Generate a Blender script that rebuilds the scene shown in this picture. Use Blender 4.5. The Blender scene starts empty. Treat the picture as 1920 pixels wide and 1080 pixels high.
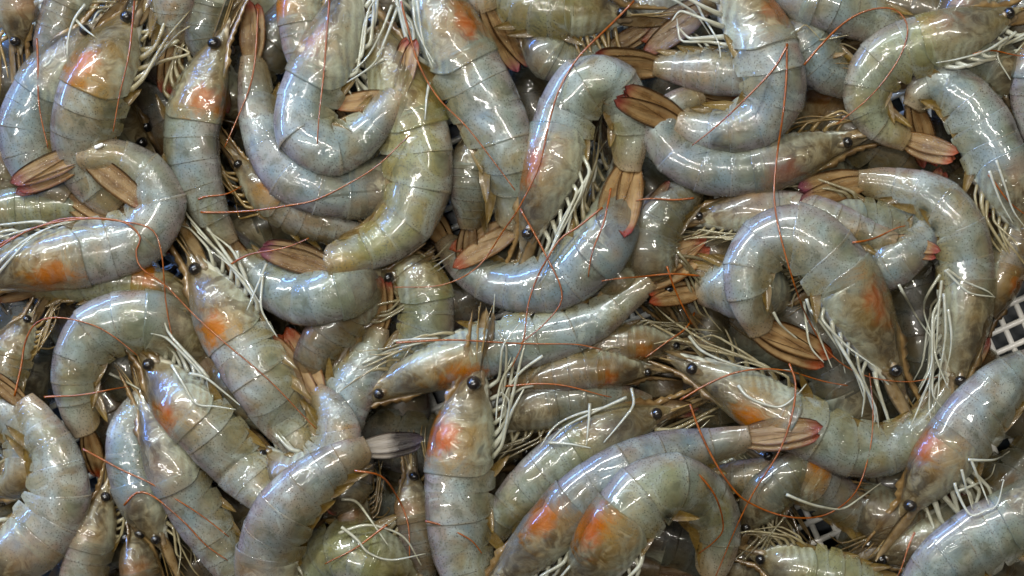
import bpy, math, random
import numpy as np

# ------------------------------------------------------------------ camera, world, light
K = 0.0002                      # metres per unit (one unit = one pixel of the 1920 px wide photograph at the reference height)
ZREF = 130.0                    # reference height (units) where one unit covers one pixel
CAMH = 3600.0                   # camera height above the reference plane (units)
FLOOR = -150.0                  # net of the basket

scene = bpy.context.scene
cam_d = bpy.data.cameras.new('camera')
cam = bpy.data.objects.new('camera', cam_d)
scene.collection.objects.link(cam)
cam_d.sensor_width = 36.0
cam_d.lens = 36.0 * CAMH / 1920.0
cam_d.clip_start = 0.01
cam_d.clip_end = 20.0
cam.location = (0, 0, (ZREF + CAMH) * K)
cam.rotation_euler = (0, 0, 0)
scene.camera = cam

world = bpy.data.worlds.new('World')
scene.world = world
world.use_nodes = True
bg = world.node_tree.nodes['Background']
bg.inputs[0].default_value = (1.0, 0.80, 0.56, 1)
bg.inputs[1].default_value = 0.016

def area(name, loc, target, size, size_y, power, col):
    d = bpy.data.lights.new(name, 'AREA')
    d.shape = 'RECTANGLE'; d.size = size; d.size_y = size_y
    d.energy = power; d.color = col
    o = bpy.data.objects.new(name, d)
    scene.collection.objects.link(o)
    o.location = loc
    v = np.array(target, float) - np.array(loc, float)
    from mathutils import Vector
    o.rotation_euler = Vector(v).to_track_quat('-Z', 'Y').to_euler()
    return o

# market lighting: white tube lamps overhead, bluish daylight from the open side on the left
area('tube_lamp', (0.15, 0.42, 1.45), (0, 0, 0), 1.2, 0.020, 13.0, (1.0, 0.95, 0.88))
area('tube_lamp', (-0.42, -0.05, 1.5), (0, 0, 0), 0.020, 0.9, 9.0, (1.0, 0.96, 0.91))
area('window', (-0.60, 1.0, 0.98), (0, 0, 0), 1.5, 0.06, 34.0, (0.90, 0.97, 1.0))
area('daylight_opening', (-1.25, 0.95, 0.42), (0, 0, 0), 1.9, 0.035, 40.0, (0.15, 0.36, 1.0))

scene.view_settings.view_transform = 'Standard'
scene.view_settings.look = 'None'
scene.view_settings.gamma = 1.0
scene.view_settings.exposure = -0.10
scene.cycles.use_denoising = True
scene.cycles.max_bounces = 5
scene.cycles.diffuse_bounces = 3
scene.cycles.glossy_bounces = 2
scene.cycles.transparent_max_bounces = 5
scene.cycles.adaptive_threshold = 0.025
scene.cycles.sample_clamp_indirect = 4.0

COL = scene.collection
rng = random.Random(7)

# ------------------------------------------------------------------ materials
def new_mat(name):
    m = bpy.data.materials.new(name); m.use_nodes = True
    nt = m.node_tree
    return m, nt, nt.nodes['Principled BSDF'], nt.nodes['Material Output']

class NB:
    """tiny node helper"""
    def __init__(s, nt): s.nt = nt
    def n(s, t, **kw):
        x = s.nt.nodes.new(t)
        for k, v in kw.items(): setattr(x, k, v)
        return x
    def link(s, a, b): s.nt.links.new(a, b)
    def val(s, x, sock):
        if hasattr(x, 'is_linked') or hasattr(x, 'links'): s.link(x, sock)
        else: sock.default_value = x
    def math(s, op, a, b=None, c=None, clamp=False):
        x = s.n('ShaderNodeMath', operation=op, use_clamp=clamp)
        s.val(a, x.inputs[0])
        if b is not None: s.val(b, x.inputs[1])
        if c is not None: s.val(c, x.inputs[2])
        return x.outputs[0]
    def mix(s, f, a, b, bt='MIX'):
        x = s.n('ShaderNodeMix', data_type='RGBA', blend_type=bt)
        s.val(f, x.inputs[0])
        for v, k in ((a, 6), (b, 7)):
            if isinstance(v, tuple): x.inputs[k].default_value = (*v, 1) if len(v) == 3 else v
            else: s.link(v, x.inputs[k])
        return x.outputs[2]
    def rng(s, v, a, b, c=0.0, d=1.0, smooth=True):
        x = s.n('ShaderNodeMapRange', interpolation_type='SMOOTHSTEP' if smooth else 'LINEAR')
        s.val(v, x.inputs[0]); x.inputs[1].default_value = a; x.inputs[2].default_value = b
        x.inputs[3].default_value = c; x.inputs[4].default_value = d
        return x.outputs[0]
    def noise(s, co, scale, detail=3, rough=0.55, dist=0.0):
        x = s.n('ShaderNodeTexNoise'); s.link(co, x.inputs['Vector'])
        x.inputs['Scale'].default_value = scale; x.inputs['Detail'].default_value = detail
        x.inputs['Roughness'].default_value = rough; x.inputs['Distortion'].default_value = dist
        return x.outputs[0]
    def attr(s, name):
        x = s.n('ShaderNodeAttribute', attribute_name=name)
        return x
    def sep(s, v):
        x = s.n('ShaderNodeSeparateXYZ'); s.link(v, x.inputs[0]); return x.outputs
    def coord(s): return s.n('ShaderNodeTexCoord').outputs['Object']
    def bump(s, h, strength, dist, normal=None):
        x = s.n('ShaderNodeBump'); x.inputs['Strength'].default_value = strength
        x.inputs['Distance'].default_value = dist; s.link(h, x.inputs['Height'])
        if normal is not None: s.link(normal, x.inputs['Normal'])
        return x.outputs[0]

def wet(p, rough=0.28, coat=1.0, coat_rough=0.06, spec=0.5):
    p.inputs['Roughness'].default_value = rough
    p.inputs['Specular IOR Level'].default_value = spec
    p.inputs['Coat Weight'].default_value = coat
    p.inputs['Coat Roughness'].default_value = coat_rough
    p.inputs['Coat IOR'].default_value = 1.5

def sss(p, w, scale, rad=(1.0, 0.9, 0.75)):
    p.inputs['Subsurface Weight'].default_value = w
    p.inputs['Subsurface Radius'].default_value = rad
    p.inputs['Subsurface Scale'].default_value = scale

def see_through(b, p, out, lo, hi, co):
    tr = b.n('ShaderNodeBsdfTransparent'); tr.inputs[0].default_value = (0.93, 0.95, 0.90, 1); mx = b.n('ShaderNodeMixShader')
    b.link(b.rng(b.noise(co, 70, 1), 0.3, 0.7, lo, hi), mx.inputs[0])
    b.link(p.outputs[0], mx.inputs[1]); b.link(tr.outputs[0], mx.inputs[2]); b.link(mx.outputs[0], out.inputs[0])

GREY = (0.185, 0.228, 0.240); GREEN = (0.235, 0.215, 0.085); TAN = (0.300, 0.195, 0.115)

def body_colour(b):
    """shared wet shell colour: grey, green and tan mixed by the animal's own tint and by soft noise, with fine dark pigment dots"""
    co = b.coord()
    t = b.sep(b.attr('tint').outputs['Vector'])
    n1 = b.noise(co, 45, 1); n2 = b.noise(co, 90, 2)
    f1 = b.math('ADD', t[0], b.math('MULTIPLY', b.math('SUBTRACT', n1, 0.5), 1.5), clamp=True)
    f2 = b.math('ADD', t[1], b.math('MULTIPLY', b.math('SUBTRACT', n2, 0.5), 1.5), clamp=True)
    c = b.mix(f1, GREY, GREEN)
    c = b.mix(f2, c, TAN)
    return co, t, c

def speckle(b, co, c, amount=0.92, scale=1120):
    v = b.n('ShaderNodeTexVoronoi'); b.link(co, v.inputs['Vector']); v.inputs['Scale'].default_value = scale
    dot = b.rng(v.outputs['Distance'], 0.13, 0.36, 1.0, 0.0)
    f = b.math('MULTIPLY', dot, amount * 0.9)
    c = b.mix(b.rng(b.noise(co, 2300, 0), 0.35, 0.65, 0.0, 0.18, False), c, (0.10, 0.09, 0.065))
    return b.mix(f, c, (0.045, 0.040, 0.035))

def crinkle(b, co, amt=1.0):
    n1 = b.noise(co, 190, 3, 0.6, 0.6)
    n2 = b.noise(co, 640, 2, 0.5)
    x = b.bump(n1, 0.30 * amt, 0.0022)
    return b.bump(n2, 0.22 * amt, 0.0006, x)

def make_shell():
    m, nt, p, out = new_mat('shrimp_shell'); b = NB(nt)
    co, t, c = body_colour(b)
    s = b.sep(b.attr('sdl').outputs['Vector'])      # along the body, dorsal-ventral, position inside the segment
    # paler belly side, milky muscle mottling, tan hind margin of each ring
    c = b.mix(b.rng(s[1], 0.1, -0.95, 0, 0.55), c, (0.29, 0.245, 0.120))
    c = b.mix(b.rng(s[1], 0.60, 1.0, 0, 0.45), c, (0.25, 0.185, 0.205))
    c = b.mix(b.rng(s[1], 0.985, 0.998, 0, 0.4), c, (0.06, 0.045, 0.035))
    nm = b.noise(co, 62, 4, 0.62, 1.2)
    c = b.mix(b.rng(nm, 0.48, 0.66, 0, 0.62), c, (0.42, 0.455, 0.42))
    c = b.mix(b.rng(nm, 0.46, 0.30, 0, 0.65), c, (0.045, 0.043, 0.027))
    nd = b.noise(co, 34, 1, 0.6, 0.8)
    c = b.mix(b.rng(nd, 0.52, 0.72, 0, 0.55), c, (0.12, 0.125, 0.105))
    c = b.mix(b.rng(b.noise(co, 260, 2, 0.6, 0.6), 0.54, 0.76, 0, 0.28), c, (0.44, 0.45, 0.39))
    jn = b.rng(b.noise(co, 150, 1), 0.40, 0.66, 0.0, 0.40)
    c = b.mix(b.math('MULTIPLY', b.rng(s[2], 0.72, 0.90), 0.25), c, (0.34, 0.37, 0.34))
    c = b.mix(b.math('MULTIPLY', b.rng(s[2], 0.91, 0.98), jn), c, (0.26, 0.19, 0.10))
    c = b.mix(b.rng(s[0], 0.84, 0.99, 0, 0.65), c, (0.27, 0.185, 0.105))
    c = speckle(b, co, c)
    c = b.mix(b.attr('spot').outputs['Fac'], c, (0.006, 0.010, 0.009))
    c = b.mix(1.0, c, b.n('ShaderNodeCombineXYZ').outputs[0], 'MIX') if False else c
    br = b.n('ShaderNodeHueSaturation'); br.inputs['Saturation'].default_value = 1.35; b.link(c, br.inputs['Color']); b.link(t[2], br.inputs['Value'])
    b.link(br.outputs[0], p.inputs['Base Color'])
    wet(p, 0.34, 1.0, 0.035, 0.4); sss(p, 0.0, 0.004)
    cr = b.rng(b.noise(co, 60, 1), 0.49, 0.62, 0.04, 1.0)
    cr = b.math('MULTIPLY', cr, b.rng(s[1], 0.80, 0.35, 0.08, 1.0))
    h = b.math('MULTIPLY', b.noise(co, 300, 1.5, 0.5, 1.6), cr)
    bn = b.bump(h, 0.50, 0.0020); b.link(bn, p.inputs['Coat Normal'])
    see_through(b, p, out, 0.20, 0.50, co)
    return m

def make_carapace():
    m, nt, p, out = new_mat('shrimp_carapace'); b = NB(nt)
    co, t, c = body_colour(b)
    s = b.sep(b.attr('sdl').outputs['Vector'])      # s.x: 0 front .. 1 back of the carapace
    glow = b.attr('organ').outputs['Vector']        # x: strength of orange, y: redness
    g = b.sep(glow)
    nz = b.noise(co, 120, 3, 0.6, 0.5)
    nw = b.noise(co, 95, 5, 0.65, 1.0)
    # brown front and gut, whitish gill chamber low at the back
    c = b.mix(b.math('MULTIPLY', b.rng(s[0], 0.95, 0.20, 0, 0.9), b.rng(nz, 0.2, 0.65, 0.45, 1)), c, (0.135, 0.092, 0.046))
    c = b.mix(b.rng(b.noise(co, 85, 5, 0.65, 1.5), 0.54, 0.72, 0, 0.45), c, (0.34, 0.31, 0.23))
    gill = b.math('MULTIPLY', b.rng(s[1], 0.05, -0.7), b.rng(s[0], 0.25, 0.55))
    st = b.n('ShaderNodeTexWave'); b.link(co, st.inputs['Vector']); st.inputs['Scale'].default_value = 110
    st.inputs['Distortion'].default_value = 5; st.inputs['Detail'].default_value = 2
    c = b.mix(b.math('MULTIPLY', gill, b.math('MULTIPLY_ADD', st.outputs[1], 0.65, 0.2)), c, (0.44, 0.45, 0.35))
    # dark stomach ahead of the orange gland
    def blob(cx, cy, rx, ry):
        dx = b.math('DIVIDE', b.math('SUBTRACT', s[0], cx), rx)
        dy = b.math('DIVIDE', b.math('SUBTRACT', s[1], cy), ry)
        d = b.math('SQRT', b.math('ADD', b.math('POWER', dx, 2.0), b.math('POWER', dy, 2.0)))
        d = b.math('ADD', d, b.math('MULTIPLY', b.math('SUBTRACT', nw, 0.5), 3.4))
        return b.rng(d, 1.25, 0.15)
    c = b.mix(b.math('MULTIPLY', blob(0.44, 0.40, 0.24, 0.45), 0.70), c, (0.040, 0.034, 0.030))
    red = b.mix(g[1], (0.50, 0.110, 0.018), (0.40, 0.030, 0.024))
    c = b.mix(b.math('MULTIPLY', blob(0.76, 0.25, 0.30, 0.9), b.math('MULTIPLY', g[0], 0.55)), c, (0.34, 0.19, 0.065))
    c = b.mix(b.math('MULTIPLY', blob(0.74, 0.72, 0.20, 0.42), b.math('MULTIPLY', g[0], 0.42)), c, red)
    c = speckle(b, co, c, 0.55)
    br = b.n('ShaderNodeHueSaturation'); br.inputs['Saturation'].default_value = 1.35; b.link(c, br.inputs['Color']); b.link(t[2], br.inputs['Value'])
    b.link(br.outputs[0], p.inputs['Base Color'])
    wet(p, 0.30, 1.0, 0.03, 0.4); sss(p, 0.0, 0.003)
    h = b.math('MULTIPLY', b.noise(co, 300, 1.5, 0.5, 1.6), b.rng(b.noise(co, 50, 1), 0.50, 0.66, 0.05, 1.0))
    bn = b.bump(h, 0.50, 0.0020); b.link(bn, p.inputs['Coat Normal'])
    see_through(b, p, out, 0.28, 0.66, co)
    return m

def make_simple(name, ca, cb, scale, rough=0.35, coat=0.7, ss=0.3, trans=0.0, bumpamt=0.3):
    m, nt, p, out = new_mat(name); b = NB(nt); co = b.coord()
    f = b.rng(b.noise(co, scale, 4, 0.6, 0.4), 0.3, 0.7)
    t = b.sep(b.attr('tint').outputs['Vector'])
    c = b.mix(f, ca, cb)
    br = b.n('ShaderNodeHueSaturation'); br.inputs['Saturation'].default_value = 1.35; b.link(c, br.inputs['Color']); b.link(t[2], br.inputs['Value'])
    b.link(br.outputs[0], p.inputs['Base Color'])
    wet(p, rough, coat, 0.08)
    if ss > 0.5: sss(p, ss, 0.004)
    if bumpamt: b.link(b.bump(b.noise(co, 500, 3), bumpamt, 0.0008), p.inputs['Normal'])
    if trans:
        tr = b.n('ShaderNodeBsdfTransparent'); mx = b.n('ShaderNodeMixShader'); mx.inputs[0].default_value = trans
        b.link(p.outputs[0], mx.inputs[1]); b.link(tr.outputs[0], mx.inputs[2]); b.link(mx.outputs[0], out.inputs[0])
    return m

def make_fan():
    m, nt, p, out = new_mat('tail_fan'); b = NB(nt); co = b.coord()
    s = b.sep(b.attr('sdl').outputs['Vector'])      # x along blade, y across
    t = b.sep(b.attr('tint').outputs['Vector'])
    n = b.noise(co, 150, 4, 0.6)
    c = b.mix(b.rng(n, 0.3, 0.7), (0.29, 0.185, 0.090), (0.150, 0.084, 0.038))
    # a few soft ribs running along the blade, darker rim
    y = b.math('ADD', b.math('MULTIPLY', s[1], 1.1), b.math('MULTIPLY', n, 0.45))
    cv = b.n('ShaderNodeCombineXYZ'); b.link(b.math('MULTIPLY', s[0], 2.2), cv.inputs[0]); b.link(b.math('MULTIPLY', s[1], 9.0), cv.inputs[1]); b.link(n, cv.inputs[2])
    stri = b.noise(cv.outputs[0], 1.3, 3)
    c = b.mix(b.rng(stri, 0.46, 0.68, 0, 0.4), c, (0.19, 0.105, 0.052))
    rib = b.math('ABSOLUTE', b.math('SINE', b.math('MULTIPLY', y, 3.1416)))
    c = b.mix(b.rng(rib, 0.30, 0.0, 0, 0.45), c, (0.085, 0.045, 0.020))
    c = b.mix(b.rng(rib, 0.6, 1.0, 0, 0.25), c, (0.46, 0.34, 0.19))
    c = b.mix(b.rng(b.math('ABSOLUTE', s[1]), 0.78, 0.92, 0, 0.75), c, (0.15, 0.065, 0.028))
    g = b.sep(b.attr('organ').outputs['Vector'])
    tip = b.mix(g[1], (0.22, 0.035, 0.018), (0.15, 0.030, 0.070))
    c = b.mix(b.math('MULTIPLY', b.rng(b.math('ADD', s[0], b.math('MULTIPLY', n, 0.2)), 0.82, 1.06), 0.8), c, tip)
    c = b.mix(b.rng(s[0], 0.15, 0.0, 0, 0.5), c, (0.30, 0.23, 0.15))
    gr = b.mix(b.rng(b.math('ADD', s[0], b.math('MULTIPLY', n, 0.4)), 0.55, 0.80), (0.36, 0.33, 0.29), (0.020, 0.026, 0.034))
    c = b.mix(b.math('MULTIPLY', g[2], 0.85), c, gr)
    br = b.n('ShaderNodeHueSaturation'); br.inputs['Saturation'].default_value = 1.12; b.link(c, br.inputs['Color']); b.link(t[2], br.inputs['Value'])
    b.link(br.outputs[0], p.inputs['Base Color'])
    wet(p, 0.38, 0.28, 0.06, 0.3)
    h = b.math('ADD', b.math('ADD', b.math('MULTIPLY', rib, 0.4), stri), b.math('MULTIPLY', n, 1.2))
    nb = b.bump(h, 0.45, 0.0010); b.link(nb, p.inputs['Normal']); b.link(nb, p.inputs['Coat Normal'])
    see_through(b, p, out, 0.18, 0.46, co)
    return m

def make_head():
    m, nt, p, out = new_mat('head_flesh'); b = NB(nt); co = b.coord()
    s = b.sep(b.attr('sdl').outputs['Vector']); g = b.sep(b.attr('organ').outputs['Vector']); t = b.sep(b.attr('tint').outputs['Vector'])
    n1 = b.noise(co, 130, 4, 0.65, 1.5); n2 = b.noise(co, 75, 3, 0.6, 0.8)
    c = b.mix(b.rng(n1, 0.36, 0.62), (0.11, 0.072, 0.036), (0.50, 0.42, 0.28))
    c = b.mix(b.math('MULTIPLY', b.rng(s[1], 0.2, -0.5), b.rng(n2, 0.35, 0.6)), c, (0.62, 0.62, 0.50))
    c = b.mix(b.rng(n2, 0.56, 0.68, 0, 0.75), c, (0.03, 0.026, 0.024))
    dx = b.math('DIVIDE', b.math('SUBTRACT', s[0], 0.74), 0.19); dy = b.math('DIVIDE', b.math('SUBTRACT', s[1], 0.74), 0.42)
    d = b.math('ADD', b.math('SQRT', b.math('ADD', b.math('POWER', dx, 2.0), b.math('POWER', dy, 2.0))), b.math('MULTIPLY', b.math('SUBTRACT', n1, 0.5), 2.2))
    red = b.mix(g[1], (0.75, 0.20, 0.02), (0.60, 0.045, 0.03))
    c = b.mix(b.math('MULTIPLY', b.rng(d, 1.25, 0.35), b.math('MULTIPLY', g[0], 0.72)), c, red)
    b.link(c, p.inputs['Base Color']); wet(p, 0.3, 0.9, 0.08); sss(p, 0.4, 0.002)
    b.link(b.bump(n1, 0.6, 0.0015), p.inputs['Normal'])
    return m

M = {}
M['shell'] = make_shell()
M['carapace'] = make_carapace()
M['fan'] = make_fan()
M['belly'] = make_simple('belly_flesh', (0.58, 0.60, 0.48), (0.075, 0.075, 0.045), 70, 0.3, 0.9, 0.6)
M['head'] = make_head()
M['rostrum'] = make_simple('rostrum_shell', (0.24, 0.175, 0.105), (0.11, 0.072, 0.042), 150, 0.3, 0.9, 0.3)
M['leg'] = make_simple('leg_shell', (0.40, 0.36, 0.25), (0.19, 0.15, 0.085), 120, 0.35, 0.8, 0.4, 0.32)
M['legwhite'] = make_simple('leg_shell_white', (0.54, 0.54, 0.46), (0.34, 0.32, 0.24), 120, 0.35, 0.8, 0.4, 0.32)
M['legtan'] = make_simple('leg_shell_tan', (0.34, 0.26, 0.15), (0.18, 0.125, 0.065), 120, 0.35, 0.8, 0.4, 0.22)
M['scale'] = make_simple('antennal_scale_shell', (0.32, 0.25, 0.165), (0.17, 0.115, 0.065), 170, 0.3, 0.9, 0.3, 0.3)
M['swim'] = make_simple('swimmeret_shell', (0.20, 0.145, 0.07), (0.11, 0.075, 0.035), 170, 0.4, 0.5, 0.3, 0.42)
M['antenna'] = make_simple('antenna_horn', (0.27, 0.095, 0.040), (0.15, 0.052, 0.026), 260, 0.35, 0.6, 0.0)
M['eye'] = make_simple('eye_cornea', (0.006, 0.006, 0.007), (0.022, 0.018, 0.014), 260, 0.2, 0.5, 0.0, 0, 0.15)
M['stalk'] = make_simple('eye_stalk_flesh', (0.26, 0.21, 0.15), (0.12, 0.09, 0.06), 200, 0.3, 0.8, 0.2)

# ------------------------------------------------------------------ mesh helpers (all coordinates in units, turned to metres at build time)
def to_world(p):
    """pixel-like plan coordinates at a height -> metres; plan positions widen with depth so tracings stay true at any height"""
    p = np.asarray(p, float)
    f = (CAMH + ZREF - p[..., 2]) / CAMH
    return np.stack([(p[..., 0] - 960) * f * K, -(p[..., 1] - 540) * f * K, p[..., 2] * K], -1)

def build(name, verts, faces, mat, parent, attrs=None, smooth=True):
    """verts in metres (world); stored relative to the parent empty"""
    off = np.array(ROOT_LOC.get(top_of(parent), (0, 0, 0)))
    me = bpy.data.meshes.new(name)
    me.from_pydata((np.asarray(verts) - off).tolist(), [], faces)
    if smooth: me.polygons.foreach_set('use_smooth', np.ones(len(me.polygons), bool))
    me.materials.append(mat)
    n = len(me.vertices)
    for k, v in (attrs or {}).items():
        v = np.asarray(v, np.float32)
        if v.ndim == 1 and k == 'spot':
            a = me.attributes.new(k, 'FLOAT', 'POINT'); a.data.foreach_set('value', v)
        else:
            if v.ndim == 1: v = np.tile(v, (n, 1))
            a = me.attributes.new(k, 'FLOAT_VECTOR', 'POINT'); a.data.foreach_set('vector', v.ravel())
    o = bpy.data.objects.new(name, me); COL.objects.link(o)
    if parent is not None: o.parent = parent
    return o

ROOT_LOC = {}; ROOTS = {}
def top_of(o):
    while o is not None and o.parent is not None: o = o.parent
    return o.name if o is not None else None

def grid_faces(nu, nv, wrap=False, off=0):
    f = []
    for i in range(nu - 1):
        for j in range(nv if wrap else nv - 1):
            a = off + i * nv + j; b_ = off + i * nv + (j + 1) % nv
            f.append((a, b_, b_ + nv, a + nv))
    return f

def tube(points, radii, ns=6, squash=None):
    """closed tapered tube through 3-D points"""
    P = np.asarray(points, float); R = np.asarray(radii, float); n = len(P)
    T = np.gradient(P, axis=0); T /= np.linalg.norm(T, axis=1)[:, None] + 1e-12
    up = np.array([0.13, 0.21, 0.97]); V = []
    for i in range(n):
        A = np.cross(T[i], up); A /= np.linalg.norm(A) + 1e-12; B = np.cross(A, T[i])
        for k in range(ns):
            a = 2 * math.pi * k / ns
            V.append(P[i] + R[i] * (math.cos(a) * A + math.sin(a) * B * (squash or 1)))
    F = grid_faces(n, ns, True)
    F.append(tuple(range(ns))[::-1]); F.append(tuple((n - 1) * ns + k for k in range(ns)))
    return np.array(V), F

def spline(pts, n):
    """smooth curve through control points, evenly resampled"""
    P = np.asarray(pts, float); m = len(P)
    if m == 2: P = np.array([P[0], (P[0] + P[1]) / 2, P[1]]); m = 3
    E = np.vstack([2 * P[0] - P[1], P, 2 * P[-1] - P[-2]])
    out = []
    for i in range(m - 1):
        p0, p1, p2, p3 = E[i:i + 4]
        for t in np.linspace(0, 1, 24, endpoint=False):
            out.append(0.5 * ((2 * p1) + (p2 - p0) * t + (2 * p0 - 5 * p1 + 4 * p2 - p3) * t * t + (3 * p1 - p0 - 3 * p2 + p3) * t ** 3))
    out.append(P[-1]); out = np.array(out)
    for _ in range(10):
        q = out.copy(); q[1:-1] = 0.25 * out[:-2] + 0.5 * out[1:-1] + 0.25 * out[2:]; out = q
    d = np.r_[0, np.cumsum(np.linalg.norm(np.diff(out, axis=0), axis=1))]
    s = np.linspace(0, d[-1], n)
    return np.stack([np.interp(s, d, out[:, k]) for k in range(out.shape[1])], -1)

# ------------------------------------------------------------------ height field: lets every animal settle on those below it
CELL = 6.0; X0, Y0 = -500.0, -500.0; NX, NY = 490, 350
HF = np.full((NY, NX), FLOOR)
def hf_get(x, y):
    i = np.clip(((np.asarray(y) - Y0) / CELL).astype(int), 0, NY - 1); j = np.clip(((np.asarray(x) - X0) / CELL).astype(int), 0, NX - 1)
    return HF[i, j]
def hf_put(x, y, z):
    i = np.clip(((np.asarray(y) - Y0) / CELL).astype(int), 0, NY - 1); j = np.clip(((np.asarray(x) - X0) / CELL).astype(int), 0, NX - 1)
    np.maximum.at(HF, (i.ravel(), j.ravel()), np.asarray(z, float).ravel())

def smooth1(a, k):
    k = int(k); w = np.hanning(2 * k + 3)[1:-1]; w /= w.sum()
    return np.convolve(np.pad(a, (k, k), mode='edge'), w, mode='valid')

# body profile: dorsal-ventral half height and flattening along the body (0 eyes, 1 tail root)
PU = [-.14, -.06, 0.0, 0.06, 0.14, 0.24, 0.34, 0.42, 0.52, 0.62, 0.72, 0.80, 0.87, 0.94, 1.0, 1.05]
PH = [0.07, 0.22, 0.36, 0.52, 0.76, 0.94, 1.00, 0.97, 0.97, 0.91, 0.80, 0.69, 0.58, 0.50, 0.40, 0.34]
def hprof(u): return np.interp(u, PU, PH)
CAR = 0.37
SEG = [0.355, 0.455, 0.565, 0.68, 0.775, 0.855, 1.0]
TH = 0.72                       # side-to-side half thickness relative to half height

def section(h, w, th, keel=0.0):
    d = np.cos(th); l = np.sin(th)
    d2 = np.where(d > 0, d * (1 + keel * np.exp(-(th / 0.28) ** 2)), d * 0.96)
    l2 = l * np.where(d < 0, 1 - 0.22 * d * d, 1 - 0.10 * np.maximum(d, 0) ** 2)
    return h * d2, w * l2

SHRIMP = []
def S(lay, label, pts, hw, tip=None, side=None, roll=14, tint=(0.25, 0.2, 1.0), organ=(0.06, 0.2), spots=(), spread=None,
      fanroll=None, legs='fold', legcol='leg', head=True, fan=True, dz=0, ros=1.0, z0=None, eyes=True, ant=(), thick=TH, legreach=1.0, purple=0.3, bottom=False, short='', sink=(0, 0)):
    if lay >= 2.5 and legcol == 'leg': legcol = 'legwhite'
    SHRIMP.append(dict(lay=lay, label=label, pts=pts, hw=hw, tip=tip, side=side, roll=roll, tint=tint, organ=organ, spots=spots, spread=spread,
                       fanroll=fanroll, legs=legs, legcol=legcol, head=head, fan=fan, dz=dz, ros=ros, z0=z0, eyes=eyes, ant=ant, thick=thick,
                       legreach=legreach, purple=purple, bottom=bottom, short=short, sink=sink, n=len(SHRIMP)))

NS = 161
def settle(c):
    """resting height along the body from what already lies below"""
    P = spline(np.asarray(c['pts'], float)[:, :2], NS)
    T = np.gradient(P, axis=0); T /= np.linalg.norm(T, axis=1)[:, None]
    N = np.stack([-T[:, 1], T[:, 0]], -1)
    u = np.linspace(0, 1, NS); h = hprof(u) * c['hw']; w = h * c['thick']
    need = np.full(NS, FLOOR if c['bottom'] else -25.0) + w
    for o in np.linspace(-0.9, 0.9, 13):
        q = P + N * (o * h)[:, None]
        need = np.maximum(need, hf_get(q[:, 0], q[:, 1]) + w * math.sqrt(1 - o * o) - 30)
    if c['z0'] is not None: need = np.full(NS, float(c['z0']))
    mx = need.copy()
    for k in range(1, 13):
        mx = np.maximum(mx, np.maximum(np.r_[need[k:], np.full(k, need[-1])], np.r_[np.full(k, need[0]), need[:-k]]))
    z = smooth1(mx, 26) * 0.55 + smooth1(need, 20) * 0.45 + c['dz']
    z = z - c['sink'][0] * np.clip(1 - u / 0.42, 0, 1) - c['sink'][1] * np.clip((u - 0.6) / 0.4, 0, 1)
    for o in np.linspace(-0.95, 0.95, 19):
        q = P + N * (o * h)[:, None]
        hf_put(q[:, 0], q[:, 1], z + w * math.sqrt(1 - o * o))
    return P, z

def blade(base, A, W, Nn, length, width, cup=0.12, th=2.2, nt=11, nv=7, pw=0.62, point=0.0, bw=0.30):
    """leaf-like plate with real thickness: returns verts, faces, (t, v)"""
    V = []; S_ = []
    for side_ in (1, -1):
        for i in range(nt):
            t = i / (nt - 1)
            wd = width * (bw + (1 - bw) * math.sin(min(t / pw, 1) * math.pi / 2)) * math.sqrt(max(1 - max((t - pw) / (1 - pw), 0) ** 1.9, 0.0))
            wd = wd * (1 - point * t)
            for j in range(nv):
                v = -1 + 2 * j / (nv - 1)
                edge = (1 - v * v)
                hgt = cup * width * (v * v - 0.4) + 0.10 * width * math.exp(-(v / 0.16) ** 2) * (1 - t) + side_ * th * 0.5 * (edge ** 0.5) * (1 - 0.5 * t)
                V.append(base + A * (t * length) + W * (v * wd) + Nn * hgt); S_.append((t, v, 0))
    n = nt * nv
    F = grid_faces(nt, nv) + [tuple(reversed(f)) for f in grid_faces(nt, nv, off=n)]
    ring = [i * nv for i in range(nt)] + [(nt - 1) * nv + j for j in range(1, nv)] + [i * nv + nv - 1 for i in range(nt - 2, -1, -1)] + [j for j in range(nv - 2, 0, -1)]
    for a, b_ in zip(ring, ring[1:] + ring[:1]): F.append((a, a + n, b_ + n, b_))
    return np.array(V), F, np.array(S_)

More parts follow.
